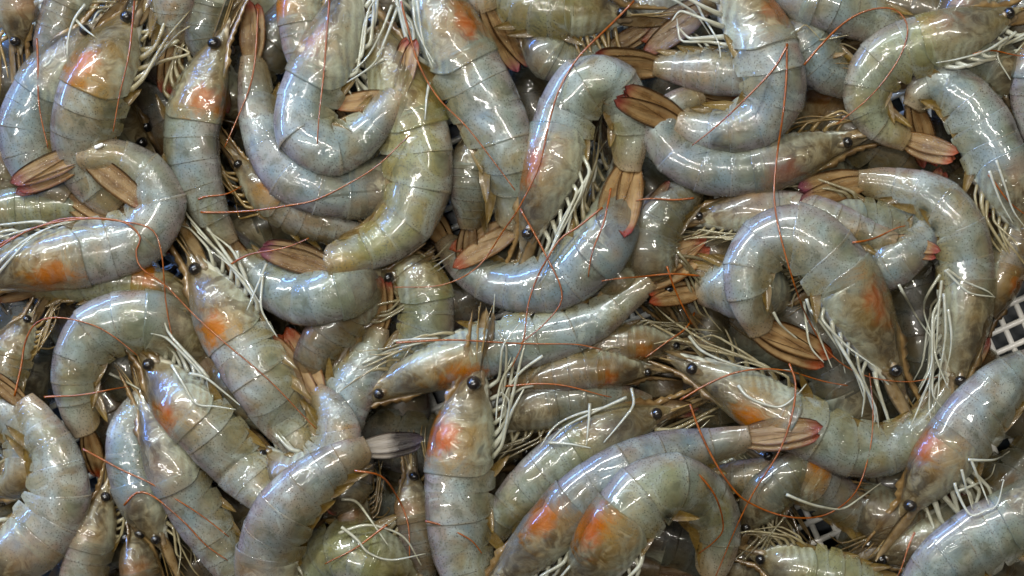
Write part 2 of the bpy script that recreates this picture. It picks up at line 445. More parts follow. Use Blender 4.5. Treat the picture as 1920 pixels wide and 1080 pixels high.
def make_shrimp(c):
    r = random.Random(1000 + c['n'] * 17)
    hw = c['hw']
    P2, z = settle(c)
    PW = to_world(np.column_stack([P2, z]))         # metres
    hwm = hw * K * (CAMH + ZREF - z.mean()) / CAMH  # half height in metres
    T = np.gradient(PW, axis=0); T /= np.linalg.norm(T, axis=1)[:, None]
    T = np.stack([smooth1(T[:, k], 4) for k in range(3)], -1); T /= np.linalg.norm(T, axis=1)[:, None]
    Z = np.array([0, 0, 1.0])
    side = c['side']
    turn = sum(T[i, 0] * T[i + 8, 1] - T[i, 1] * T[i + 8, 0] for i in range(0, NS - 8, 8))
    if side is None: side = -1 if turn > 0 else 1
    else: side = {'L': 1, 'R': -1}[side]            # L: back of the animal lies to the left when walking from head to tail (seen from above)
    N = np.cross(Z, T) * side; N /= np.linalg.norm(N, axis=1)[:, None]
    U = np.cross(T, N); U *= np.sign(U[:, 2])[:, None]
    ro = math.radians(c['roll'])
    D = math.cos(ro) * N + math.sin(ro) * U
    L = np.cross(T, D)
    if L[0, 2] < 0: L = -L                          # L points up to the viewer's side
    total = np.linalg.norm(np.diff(PW, axis=0), axis=1).sum()

    def fr(u):
        u = np.atleast_1d(np.asarray(u, float)); x = np.clip(u, 0, 1) * (NS - 1)
        ip = lambda a: np.stack([np.interp(x, np.arange(NS), a[:, k]) for k in range(3)], -1)
        p, t, d, l = ip(PW), ip(T), ip(D), ip(L)
        over = np.where(u < 0, u, np.where(u > 1, u - 1, 0)) * total
        return p + t * over[:, None], t, d, l
    def at(u, d, l):
        p, t, dd, ll = fr(u); h = hprof(np.atleast_1d(u)) * hwm
        return (p + dd * (np.atleast_1d(d) * h)[:, None] + ll * (np.atleast_1d(l) * h * c['thick'])[:, None])[0]

    root = bpy.data.objects.new('shrimp', None); COL.objects.link(root)
    mid = PW[NS // 2].copy(); mid[2] = mid[2] - hwm * c['thick']
    root.location = mid; ROOT_LOC[root.name] = mid
    root.empty_display_size = 0.01
    root['label'] = c['label']; root['category'] = 'shrimp'; root['group'] = 'shrimp in the bottom layer' if c['bottom'] else 'shrimp heaped in the basket'
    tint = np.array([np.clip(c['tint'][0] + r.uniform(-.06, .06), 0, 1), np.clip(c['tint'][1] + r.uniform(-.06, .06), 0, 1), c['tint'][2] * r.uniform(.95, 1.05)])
    organ = np.array([c['organ'][0], c['organ'][1], 0.0]); oj = np.array([r.uniform(-.10, .08), r.uniform(-.30, .12), 0.0])
    A0 = {'tint': tint}

    ph = [r.uniform(0, 6.28) for _ in range(6)]
    def wob(u, th):
        return 1 + 0.018 * np.sin(9 * u + 2 * th + ph[0]) + 0.010 * np.sin(23 * u - 3 * th + ph[1]) + 0.004 * np.sin(41 * u + 4 * th + ph[2])
    # ---- abdomen rings
    nth = 29
    for k in range(6):
        u0, u1 = SEG[k], SEG[k + 1] + (0.016 if k < 5 else 0.0)
        nt = 9 if k < 5 else 12
        rows = []; sd = []; sp = []
        thm = math.radians(152 if k < 5 else 168)
        th = np.linspace(-thm, thm, nth)
        prof = []
        for x in list(np.linspace(0, 0.965, nt - 1)) + [1.0]: prof.append((float(x), 0))
        prof += [(1.0, 1), (0.93, 2)] if k < 5 else [(1.0, 3), (1.0, 9)]
        for t, rim in prof:
            uu = u0 + (u1 - u0) * t
            edge = np.clip((np.abs(th) - math.radians(95)) / (thm - math.radians(95)), 0, 1) ** 2
            um = (u0 + u1) / 2
            ua = um + (uu - um) * (1 - 0.42 * edge)
            p, tt, dd, ll = fr(ua)
            if k < 5:
                ts = ((ua - u0) / (SEG[k + 1] - u0))[:, None]
                p = 0.45 * p + 0.55 * (fr(u0)[0] + (fr(SEG[k + 1])[0] - fr(u0)[0]) * ts)
            h = hprof(ua) * hwm
            grow = 0.997 + 0.007 * t ** 1.3 + 0.008 * math.sin(math.pi * t)
            if k == 5: grow = 0.97 + 0.03 * math.sin(math.pi * min(t * 1.2, 1)) - 0.02 * t
            if rim: grow *= (1 - 0.014 * rim) if rim < 3 else (0.93 if rim == 3 else 0.3)
            keel = 0.02 if k < 3 else 0.06
            wmul = 1.0 + 0.05 * edge
            d, l = section(h * grow, h * c['thick'] * grow * wmul * (1 if k < 5 else 0.9), th, keel)
            wb = wob(ua, th); d = d * wb * (1 + 0.14 * edge); l = l * wb
            rows.append(p + dd * d[:, None] + ll * l[:, None])
            sd.append(np.stack([ua, np.cos(th), np.full(nth, t if not rim else 1.0)], -1))
            s_ = np.zeros(nth)
            for (su, sdv, sr) in c['spots']:
                dist = np.hypot((ua - su) / (sr * 0.5), (np.cos(th) - sdv) / (sr * 2.2)) + (np.sin(th) < 0) * 9
                s_ = np.maximum(s_, np.clip(1.5 - dist, 0, 1))
            sp.append(s_)
        V = np.vstack(rows); F = grid_faces(len(prof), nth)
        build('abdomen_segment', V, F, M['shell'], root, {**A0, 'sdl': np.vstack(sd), 'spot': np.concatenate(sp)})

    # ---- belly muscle inside the rings
    us = np.linspace(0.33, 0.975, 30); ths = np.linspace(-math.pi, math.pi, 17)[:-1]
    rows = []
    for uu in us:
        p, tt, dd, ll = fr(uu); h = hprof(uu) * hwm * (0.90 if uu < 0.78 else 0.80)
        d, l = section(h, h * c['thick'], ths)
        rows.append(p[0] + dd[0] * (d - 0.02 * h)[:, None] + ll[0] * l[:, None])
    V = np.vstack(rows); F = grid_faces(len(us), 16, True); F.append(tuple(range(16))[::-1]); F.append(tuple((len(us) - 1) * 16 + j for j in range(16)))
    build('belly', V, F, M['belly'], root, A0)

    # ---- swimmerets under the rings
    for k in range(0 if c['bottom'] else 5):
        um = (SEG[k] + SEG[k + 1]) / 2
        p, tt, dd, ll = fr(um); tt, dd, ll = tt[0], dd[0], ll[0]
        for s_ in (1, -1):
            b0 = at(um, -0.66, 0.42 * s_)
            lean = r.uniform(0.5, 1.4) if k else r.uniform(-1.0, -0.3)
            A = -dd * r.uniform(0.12, 0.38) + tt * lean + ll * s_ * r.uniform(0.0, 0.25); A /= np.linalg.norm(A)
            Wd = np.cross(A, ll); Wd /= np.linalg.norm(Wd); Nn = np.cross(Wd, A)
            V, F, sv = blade(b0, A, Wd, Nn, hwm * r.uniform(0.8, 1.2), hwm * 0.19, 0.3, 1.6 * K, 9, 5, 0.35, 0.55)
            build('swimmeret', V, F, M['swim'], root, {**A0, 'sdl': sv})

    # ---- tail fan
    if c['fan']:
        p1, t1, d1, l1 = fr(1.0); p1, t1, d1, l1 = p1[0], t1[0], d1[0], l1[0]
        if c['tip'] is not None:
            tx, ty = c['tip'][:2]
            bx, by = P2[-1]
            f = np.linspace(0.25, 1, 6)
            hh = hf_get(bx + (tx - bx) * f, by + (ty - by) * f)
            zt = c['tip'][2] if len(c['tip']) > 2 else max(np.max(hh[2:]) + 6, z[-1] - 40)
            zt = min(zt, z[-1] + 110)
            A = to_world(np.array([tx, ty, zt])) - p1
        else: A = t1 * hwm * 2.1
        Lf = np.linalg.norm(A); A /= Lf
        Wd = np.cross(Z, A); Wd /= np.linalg.norm(Wd); Nn = np.cross(A, Wd)
        fr_ = math.radians(c['fanroll'] if c['fanroll'] is not None else r.uniform(-22, 22))
        Wd, Nn = math.cos(fr_) * Wd + math.sin(fr_) * Nn, -math.sin(fr_) * Wd + math.cos(fr_) * Nn
        sp = c['spread'] or (-2.4, -0.5, 1.2, 2.4)
        specs = [('uropod', sp[1], 0.92, 0.15, -2.5, 0.42, 0), ('uropod', sp[2], 0.96, 0.15, -5.0, 0.42, 0), ('telson', 0, 0.80, 0.075, 5.0, 0.2, 0.75),
                 ('uropod', sp[0], 0.95, 0.16, 4.0, 0.40, 0), ('uropod', sp[3], 1.0, 0.16, 7.0, 0.40, 0)]
        wmx = 1.0
        for nm, ang, le, wi, oz, pw, pt in specs:
            a = math.radians(ang + r.uniform(-2, 2))
            Ai = math.cos(a) * A + math.sin(a) * Wd; Wi = -math.sin(a) * A + math.cos(a) * Wd
            b0 = p1 - A * (0.10 * Lf) + Wd * (math.copysign(0.032, a) if nm == 'uropod' else 0) * Lf + Nn * (oz * K * 0.8)
            droop = -0.05 * abs(math.sin(a)); Ai = Ai + Nn * droop; Ai /= np.linalg.norm(Ai)
            V, F, sv = blade(b0, Ai, Wi, Nn, Lf * le, Lf * wi * wmx * r.uniform(.92, 1.08), 0.13 if nm == 'uropod' else 0.4, 2.0 * K, 14, 9, pw, pt, 0.55 if nm == 'uropod' else 0.9)
            build(nm, V, F, M['fan'], root, {**A0, 'sdl': sv, 'organ': np.array([0, min(c['purple'], 1), max(c['purple'] - 1, 0)])})
            if nm == 'uropod':
                pass
        q = (to_world(np.array([0, 0, 0])))
        bx, by = P2[-1]
        if c['tip'] is not None:
            f = np.linspace(0, 1, 24)
            for o in (-0.15, -.08, 0, .08, .15):
                X = bx + (tx - bx) * f - o * (ty - by); Y = by + (ty - by) * f + o * (tx - bx)
                hf_put(X, Y, z[-1] + (zt - z[-1]) * f + 8)

    ROOTS[c['n']] = root
    if not c['head']: return root
    # ---- carapace
    nt = 20; nth = 33
    rows = []; sd = []
    prof = [(float(x), 0) for x in list(np.linspace(0, 0.985, nt - 1)) + [1.0]] + [(1.0, 1), (0.97, 2)]
    for t, rim in prof:
        thm = math.radians(np.interp(t, [0, 0.25, 0.6, 1], [100, 128, 142, 140]))
        th = np.linspace(-thm, thm, nth)
        edge = np.clip((np.abs(th) - math.radians(90)) / (thm - math.radians(90) + 1e-6), 0, 1) ** 2
        ua = -0.035 + (CAR + 0.022 + 0.035) * t
        # hind margin curves forward low on the flank, front margin notched
        ub = ua - 0.05 * edge * t ** 3 + 0.03 * edge * (1 - t) ** 3 + 0.02 * (1 - t) ** 4 * np.cos(th * 3)
        p, tt, dd, ll = fr(ub)
        h = hprof(ub) * hwm
        grow = 1.0 + 0.022 * t ** 6
        if rim: grow *= 1 - 0.02 * rim
        d, l = section(h * grow, h * c['thick'] * grow * (1.04 + 0.05 * edge), th, 0.05)
        # shallow groove behind the head and a low ridge on the flank
        gr = -0.045 * np.exp(-((t - 0.36) / 0.05) ** 2) * np.exp(-((np.abs(th) - 1.2) / 0.5) ** 2) + 0.02 * np.exp(-((np.abs(th) - 0.75) / 0.10) ** 2) * math.sin(math.pi * t)
        k_ = (1 + gr) * wob(ub, th)
        rows.append(p + dd * (d * k_)[:, None] + ll * (l * k_)[:, None])
        sd.append(np.stack([np.full(nth, t), np.cos(th), np.zeros(nth)], -1))
    V = np.vstack(rows); F = grid_faces(len(prof), nth)
    car = build('carapace', V, F, M['carapace'], root, {**A0, 'sdl': np.vstack(sd) + oj, 'organ': organ})

    # ---- rostrum: toothed spike
    Lr = hwm * 1.75 * c['ros']; nseg = 33
    tpos, t0, d0, l0 = fr(0.0); tpos, t0, d0, l0 = tpos[0], t0[0], d0[0], l0[0]
    V = []
    back = 0.16 * total
    for i in range(nseg):
        f = i / (nseg - 1)
        x = back - (back + Lr) * f                   # behind the eyes -> ahead
        u_ = max(x / total, -0.0)
        if x > 0:
            pp, tt, dd, ll = fr(u_); base = pp[0] + dd[0] * hprof(u_) * hwm * 0.97; dd = dd[0]; ll = ll[0]
        else:
            base = tpos + d0 * hprof(0) * hwm * 0.97 - t0 * (-x) + d0 * (0.06 * (-x) ** 2 / Lr); dd, ll = d0, l0
        ht = hwm * 0.16 * (1 - f) ** 0.6 * min(1, f * 5 + 0.15) + 0.2 * K
        ph = (f * 9) % 1.0
        tooth = (1.0 + (0.9 * ph if 0.15 < f < 0.93 else 0.0))
        wd = hwm * 0.075 * (1 - f) ** 0.7 + 0.25 * K
        V += [base + dd * ht * tooth, base + ll * wd + dd * ht * 0.2, base - dd * ht * 0.55, base - ll * wd + dd * ht * 0.2]
    F = grid_faces(nseg, 4, True); F.append((0, 1, 2, 3)); F.append(tuple((nseg - 1) * 4 + j for j in (3, 2, 1, 0)))
    build('rostrum', V, F, M['rostrum'], car, A0)

    # ---- head core with mouthparts
    us = np.linspace(-0.12, 0.345, 22); rows = []; sdh = []
    for i, uu in enumerate(us):
        p, tt, dd, ll = fr(uu); h = hprof(uu) * hwm * (0.88 if i else 0.3)
        h *= 1 + 0.05 * math.sin(i * 1.9)
        d, l = section(h, h * c['thick'], ths)
        rows.append(p[0] + dd[0] * (d - 0.07 * h)[:, None] + ll[0] * l[:, None])
        sdh.append(np.stack([np.full(16, uu / CAR), np.cos(ths), np.zeros(16)], -1))
    V = np.vstack(rows); F = grid_faces(len(us), 16, True); F.append(tuple(range(16))[::-1]); F.append(tuple((len(us) - 1) * 16 + j for j in range(16)))
    build('head', V, F, M['head'], root, {**A0, 'sdl': np.vstack(sdh) + oj, 'organ': organ})

    fw = -t0
    # ---- eyes on stalks
    if c['eyes']:
        for s_ in (1, -1):
            b0 = at(0.06, 0.30, 0.55 * s_); e = at(0.025, 0.40, 1.02 * s_) + fw * hwm * 0.04
            V, F = tube([b0, (b0 + e) / 2, e], [hwm * .10, hwm * .12, hwm * .13], 8)
            eye = None
            R = hwm * 0.20
            ax = (e - b0); ax /= np.linalg.norm(ax)
            a1 = np.cross(ax, t0); a1 /= np.linalg.norm(a1); a2 = np.cross(ax, a1)
            ev = []; nr = 9; nc = 14
            for i in range(nr):
                ph = math.pi * i / (nr - 1)
                for j in range(nc):
                    q = 2 * math.pi * j / nc
                    ev.append(e + R * (ax * math.cos(ph) * 0.9 + math.sin(ph) * (a1 * math.cos(q) + a2 * math.sin(q) * 1.12)))
            eye = build('eye', ev, grid_faces(nr, nc, True), M['eye'], root, A0)
            build('eye_stalk', V, F, M['stalk'], eye, A0)
    # ---- stout antenna bases below the eyes
    for s_ in (1, -1):
        b0 = at(0.05, -0.15, 0.45 * s_); e = b0 + fw * hwm * 0.62 + d0 * hwm * 0.02
        V, F = tube([b0, b0 + (e - b0) * .35, b0 + (e - b0) * .45, b0 + (e - b0) * .8, e], np.array([.16, .17, .13, .12, .06]) * hwm, 8)
        if c['bottom']: break
        build('antenna_base', V, F, M['stalk'], root, A0)
    # ---- antennal scales, antennules
    for s_ in (1, -1):
        b0 = at(0.03, -0.30, 0.55 * s_)
        A = fw + d0 * r.uniform(-0.02, 0.10) + l0 * s_ * r.uniform(0.02, 0.10); A /= np.linalg.norm(A)
        tilt = r.uniform(0.2, 0.9) * s_
        Wd = d0 * math.cos(tilt) + l0 * math.sin(tilt); Wd -= A * Wd.dot(A); Wd /= np.linalg.norm(Wd); Nn = np.cross(A, Wd)
        V, F, sv = blade(b0, A, Wd, Nn, hwm * 2.0 * min(c['ros'], 1.1), hwm * 0.30, 0.2, 2.0 * K, 12, 7, 0.40, 0.35)
        build('antennal_scale', V, F, M['scale'], root, {**A0, 'sdl': sv})
        for q in range(0 if c['bottom'] else 2):
            b1 = at(0.0, 0.05 + 0.12 * q, 0.30 * s_)
            pts = [b1]
            dr = fw + d0 * r.uniform(-0.1, 0.15) + l0 * s_ * r.uniform(0, .12)
            bend = d0 * r.uniform(-.25, .25) + l0 * r.uniform(-.12, .12)
            for f in np.linspace(0.2, 1, 7): pts.append(b1 + dr * hwm * 1.9 * f * min(c['ros'], 1.1) + bend * hwm * f * f)
            V, F = tube(pts, np.linspace(2.8, 0.5, len(pts)) * K * hw / 58, 5)
            build('antennule', V, F, M['legtan'], root, A0)
    # ---- walking legs and mouth legs
    lm = M[c['legcol']]; lr = c['legreach']
    for i in range(3 if c['bottom'] else 7):
        um = 0.04 + 0.046 * i
        p, tt, dd, ll = fr(um); tt, dd, ll = tt[0], dd[0], ll[0]
        for s_ in (1, -1):
            b0 = at(um, -0.78, 0.45 * s_)
            g = hwm * lr
            out = 0.25 + 0.35 * r.random()
            if c['legs'] == 'fold' and r.random() < 0.92:
                k1 = b0 + (-dd * r.uniform(.10, .28) - tt * r.uniform(.15, .5) + ll * s_ * 0.22) * g
                k2 = k1 + (fw * r.uniform(.7, 1.8) + d0 * r.uniform(-.22, .38) + l0 * s_ * r.uniform(-.05, .15)) * g
                k3 = k2 + (fw * r.uniform(.2, 1.0) + d0 * r.uniform(-.5, .5) + l0 * s_ * r.uniform(-.15, .15)) * g
            else:
                k1 = b0 + (-dd * r.uniform(.35, .75) - tt * r.uniform(.0, .5) + ll * s_ * r.uniform(.1, .35)) * g
                k2 = k1 + (fw * r.uniform(.1, 1.0) - d0 * r.uniform(.1, .9) + l0 * s_ * r.uniform(-.1, .3)) * g
                k3 = k2 + (fw * r.uniform(-.3, .8) + d0 * r.uniform(-.7, .7) + l0 * s_ * r.uniform(-.3, .2)) * g
            pts = []
            for a, b_ in ((b0, k1), (k1, k2), (k2, k3)):
                for f in (0.0, 0.3, 0.7, 0.93): pts.append(a + (b_ - a) * f)
            pts.append(k3)
            pts = np.array(pts)
            for _ in range(2):
                q = pts.copy(); q[1:-1] = 0.25 * pts[:-2] + 0.5 * pts[1:-1] + 0.25 * pts[2:]; pts = q
            rad = np.interp(np.linspace(0, 1, len(pts)), [0, .3, .65, 1], [4.6, 3.3, 2.3, 0.6]) * K * hw / 58 * r.uniform(.7, 1.25)
            V, F = tube(pts, rad, 6)
            build('walking_leg' if i else 'mouth_leg', V, F, lm, root, A0)
    c['root'] = root; c['fr'] = fr; c['at'] = at
    return root

# ------------------------------------------------------------------ the animals: plan points run from the eyes to the root of the tail
# tints: (green, tan, brightness)
BLUE = (0.05, 0.12, 1.0); GRN = (0.65, 0.10, 0.95); TANT = (0.20, 0.60, 1.0); MID = (0.25, 0.25, 1.0); PALE = (0.15, 0.2, 1.15); DK = (0.45, 0.35, 0.55); YEL = (0.68, 0.15, 1.05); BRN = (0.35, 0.75, 0.58)  # DK: shade of the deep gaps painted into its low brightness

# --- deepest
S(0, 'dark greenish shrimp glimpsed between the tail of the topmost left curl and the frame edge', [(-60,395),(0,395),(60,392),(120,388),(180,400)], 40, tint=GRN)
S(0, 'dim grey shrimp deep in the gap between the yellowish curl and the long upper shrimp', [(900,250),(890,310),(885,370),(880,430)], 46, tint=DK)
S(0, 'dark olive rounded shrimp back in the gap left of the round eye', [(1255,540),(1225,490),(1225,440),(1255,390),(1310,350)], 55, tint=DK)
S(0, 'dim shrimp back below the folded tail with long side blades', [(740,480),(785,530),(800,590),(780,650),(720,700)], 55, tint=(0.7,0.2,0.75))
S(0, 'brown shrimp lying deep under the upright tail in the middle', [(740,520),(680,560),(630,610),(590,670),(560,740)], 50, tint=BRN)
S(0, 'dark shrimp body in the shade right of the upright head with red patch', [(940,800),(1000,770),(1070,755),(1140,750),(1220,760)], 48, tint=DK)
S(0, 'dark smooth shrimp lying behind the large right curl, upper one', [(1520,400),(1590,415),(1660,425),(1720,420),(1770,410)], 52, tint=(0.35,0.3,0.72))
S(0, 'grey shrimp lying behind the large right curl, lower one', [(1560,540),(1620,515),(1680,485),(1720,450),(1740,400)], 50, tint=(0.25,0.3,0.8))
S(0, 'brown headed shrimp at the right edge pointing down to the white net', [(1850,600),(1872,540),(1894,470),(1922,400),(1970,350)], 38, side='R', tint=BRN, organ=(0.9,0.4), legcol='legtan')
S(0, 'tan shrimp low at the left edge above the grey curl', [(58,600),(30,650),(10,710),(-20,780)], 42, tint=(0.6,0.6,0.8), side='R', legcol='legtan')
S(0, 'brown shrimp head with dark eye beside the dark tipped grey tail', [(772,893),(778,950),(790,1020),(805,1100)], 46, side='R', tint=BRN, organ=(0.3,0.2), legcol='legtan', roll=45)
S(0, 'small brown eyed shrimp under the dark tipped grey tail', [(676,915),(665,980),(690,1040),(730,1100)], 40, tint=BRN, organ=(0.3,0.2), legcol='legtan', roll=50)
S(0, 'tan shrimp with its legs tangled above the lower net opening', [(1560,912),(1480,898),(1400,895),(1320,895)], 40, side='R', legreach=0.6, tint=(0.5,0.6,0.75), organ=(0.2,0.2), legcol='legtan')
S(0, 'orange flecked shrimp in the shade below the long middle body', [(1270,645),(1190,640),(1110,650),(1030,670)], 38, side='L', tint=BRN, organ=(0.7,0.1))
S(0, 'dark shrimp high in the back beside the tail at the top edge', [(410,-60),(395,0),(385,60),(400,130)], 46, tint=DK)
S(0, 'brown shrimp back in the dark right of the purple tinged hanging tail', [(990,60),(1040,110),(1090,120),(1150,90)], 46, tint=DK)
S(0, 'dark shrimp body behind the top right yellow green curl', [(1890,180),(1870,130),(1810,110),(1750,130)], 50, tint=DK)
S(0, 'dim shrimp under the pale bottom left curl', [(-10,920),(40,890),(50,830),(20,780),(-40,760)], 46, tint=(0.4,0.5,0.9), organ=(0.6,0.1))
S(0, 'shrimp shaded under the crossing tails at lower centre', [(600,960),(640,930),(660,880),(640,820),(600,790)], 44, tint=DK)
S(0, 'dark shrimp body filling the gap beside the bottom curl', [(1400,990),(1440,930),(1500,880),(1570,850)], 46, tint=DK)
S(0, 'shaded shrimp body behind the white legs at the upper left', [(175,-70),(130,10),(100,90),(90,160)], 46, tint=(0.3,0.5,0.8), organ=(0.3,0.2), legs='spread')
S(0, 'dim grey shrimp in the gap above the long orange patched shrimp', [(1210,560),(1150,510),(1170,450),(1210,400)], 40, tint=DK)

# --- middle layers
S(1, 'grey blue shrimp back behind the orange patched head at upper left', [(170,60),(112,130),(68,195),(50,260),(75,330),(130,370)], 58, side='R', tint=BLUE)
S(1, 'small tan shrimp head pointing up left beside the bent grey body', [(448,305),(486,352),(545,395),(610,425),(690,440)], 44, side='L', tint=TANT, organ=(0.85,0.05), roll=35, legcol='legtan')
S(1, 'broad grey green shrimp body under the yellowish tail', [(730,470),(680,520),(620,548),(555,552),(490,520),(445,478)], 58, tip=(412,412), tint=(0.4,0.05,0.95), sink=(60, 0))
S(1, 'greenish shrimp with an orange patch wedged under the left curl', [(365,575),(310,545),(230,530),(140,535),(60,545)], 40, side='R', tint=GRN, organ=(0.9,0.05), legcol='legtan')
S(1, 'brown tail fan poking out behind the arched left shrimp', [(520,800),(480,760),(440,722),(400,690)], 50, tip=(320,588), tint=BRN, purple=0.0, sink=(40, 0))
S(1, 'shrimp with its tail pointing straight up below the yellowish curl', [(600,880),(625,800),(655,735),(688,675),(712,612)], 52, tip=(722,505), side='R', tint=(0.1,0.25,1.0))
S(1, 'dark curved shrimp with blue lit keel under the central head', [(1165,300),(1158,370),(1135,440),(1085,502),(1015,535),(940,532),(875,500),(835,448)], 60, tint=(0.15,0.2,0.92), roll=20, sink=(75, 60))
S(1, 'dusky curled shrimp whose head points right beneath the top right curl', [(1592,262),(1525,280),(1450,303),(1370,318),(1295,305),(1248,262),(1262,205),(1320,180)], 55, tint=(0.15,0.25,0.85), organ=(0.4,1.0), tip=(1390,190), ros=1.1, legcol='legtan')
S(1, 'shrimp head with round black eye pointing left beside the large right curl', [(1305,412),(1370,402),(1440,398),(1520,405),(1600,430),(1680,455)], 44, side='L', tint=TANT, organ=(0.1,0.5), roll=5, ros=1.5)
S(1, 'shrimp with orange patch reaching from the centre gap to the right curl', [(1288,682),(1355,712),(1430,755),(1510,800),(1590,838),(1670,838),(1740,790),(1790,715)], 60, side='R', tint=(0.4,0.2,0.92), organ=(1.0,0.05))
S(1, 'dark brown shrimp head pointing right below the long middle body', [(1215,693),(1130,690),(1050,702),(960,722)], 40, side='L', tint=BRN, organ=(0.7,0.6), roll=10)
S(1, 'grey backed shrimp with blue rim behind the narrow headed one at lower left', [(300,1010),(268,935),(248,865),(248,795),(280,730)], 50, side='L', tint=BLUE)
S(1, 'grey shrimp with an orange stain below the right hand tail', [(1440,860),(1520,905),(1590,950),(1650,1000)], 50, side='L', tint=(0.1,0.5,0.8), organ=(0.8,0.1), dz=-45)
S(1, 'glassy grey shrimp bending down along the upper right edge', [(1930,440),(1893,355),(1858,285),(1828,220),(1788,172),(1738,165),(1712,205)], 62, tint=(0.2,0.1,1.0), organ=(0.2,0.3), tip=(1745,330), roll=18)
S(1, 'olive dark shrimp head at the top centre pointing right', [(1165,32),(1095,25),(1015,22),(950,-5),(900,-50)], 56, side='R', tint=(0.9,0.4,0.75), organ=(0.0,0.0), legs='spread', legcol='legtan')
S(1, 'brown tail fan slanting down left at the top centre', [(1480,-140),(1420,-80),(1360,-30),(1310,18)], 52, tip=(1185,100), tint=BRN, fanroll=10, purple=0.0)
S(1, 'orange headed shrimp at the top edge behind the folded one', [(558,-60),(565,5),(574,70),(590,140),(620,200)], 48, side='R', tint=TANT, organ=(0.9,0.1), legs='spread')
S(1, 'green blotched round bodied shrimp at the bottom edge with tangled pale legs', [(780,1090),(710,1050),(640,1035),(595,1075),(570,1130)], 66, side='L', tint=(0.75,0.0,0.75), organ=(0.0,0.0), legs='spread', roll=30)
S(1, 'greyish shrimp back in the corner between the top right curls', [(1470,30),(1510,80),(1545,125),(1600,170)], 56, side='R', tint=(0.1,0.15,0.92))
S(1, 'tail with brown blades hanging from the top edge at upper left', [(330,-180),(328,-120),(324,-60),(324,10),(326,80)], 56, tip=(308,192), tint=TANT, side='L', purple=0.2)
S(1, 'shrimp at the far left top with dark eye and tan feelers', [(34,78),(28,10),(10,-60),(0,-140)], 52, side='R', tint=TANT, organ=(0.2,0.2), legcol='legtan', roll=30, ros=1.1)
S(1, 'yellow green legged shrimp along the bottom edge beside the net', [(1424,1042),(1500,1065),(1590,1085),(1680,1115)], 52, side='R', tint=GRN, organ=(0.1,0.1))

# --- upper layers
S(2, 'shrimp with a bright orange patch pointing up at the upper left', [(248,38),(210,110),(172,195),(160,270),(178,340),(225,390)], 70, side='R', tint=(0.35,0.35,1.0), organ=(1.0,0.1), roll=16, short='orange patched upper left head')
S(2, 'narrow shrimp with two dark eyes pointing up, red patch on its right', [(412,78),(382,155),(360,235),(366,320),(395,400),(430,460)], 64, side='L', tint=(0.4,0.15,0.95), organ=(0.85,0.35), roll=38, short='two eyed upper left head')
S(2, 'grey bent shrimp with tail upward along the left of the folded one', [(800,230),(755,310),(690,350),(605,352),(535,318),(498,250),(480,175),(473,105)], 58, tip=(476,-10), tint=(0.05,0.3,0.95), roll=22, purple=0.1, short='bent body with raised tail', sink=(70, 0))
S(2, 'small tail section pointing left under the top right curl', [(1500,120),(1440,130),(1380,135),(1310,130),(1225,123)], 48, side='L', tip=(1090,106), tint=TANT, roll=5, short='small upper tail')
S(2, 'grey shrimp body crossing the top edge right of the curled one', [(1440,-70),(1500,-20),(1570,10),(1640,40),(1700,90)], 58, side='R', tint=(0.3,0.15,1.0), short='top edge body')
S(2, 'long shrimp with an orange red patch stretching across the middle', [(698,738),(770,702),(850,672),(940,645),(1030,630),(1110,602),(1180,553),(1218,523)], 54, tip=(1345,446), side='R', tint=(0.2,0.1,1.0), organ=(1.0,0.15), roll=12, purple=0.1, short='long middle shrimp')
S(2, 'shrimp with a fringe of pale legs pointing right below centre', [(1235,778),(1160,806),(1085,848),(1015,900),(955,955),(905,1020)], 58, side='R', tint=(0.5,0.1,0.95), organ=(0.1,0.2), ros=1.2, legs='fold', legreach=1.2, short='pale fringed head')
S(2, 'shrimp with tail blades pointing left against the long middle one', [(1480,560),(1420,545),(1360,538),(1305,545)], 62, side='L', tip=(1200,562), tint=(0.2,0.2,1.0), roll=5, purple=0.1, short='leftward tail blades', sink=(60, 0))
S(2, 'arched pale grey shrimp at left with its tail hanging down', [(400,720),(350,650),(290,608),(225,605),(170,635),(145,700),(148,765),(165,815)], 62, tip=(188,905), tint=(0.35,0.2,1.02), roll=18, purple=0.0, short='left arch', sink=(70, 0))
S(2, 'pinkish grey shrimp cut by the right edge', [(1980,40),(1945,120),(1938,190),(1955,260),(2000,310)], 46, side='R', tint=(0.05,0.45,1.0), short='pinkish right edge shrimp')
S(2, 'pale headed shrimp pointing up at the lower left', [(200,922),(182,985),(160,1060),(140,1140),(130,1200)], 48, side='R', tint=TANT, organ=(0.1,0.1), roll=40, short='pale lower left head')
S(2, 'brown shrimp head with two eyes at the lower left edge', [(252,1003),(262,1065),(280,1130),(300,1200)], 50, side='R', tint=BRN, organ=(0.4,0.2), roll=75, short='two eyed bottom head')

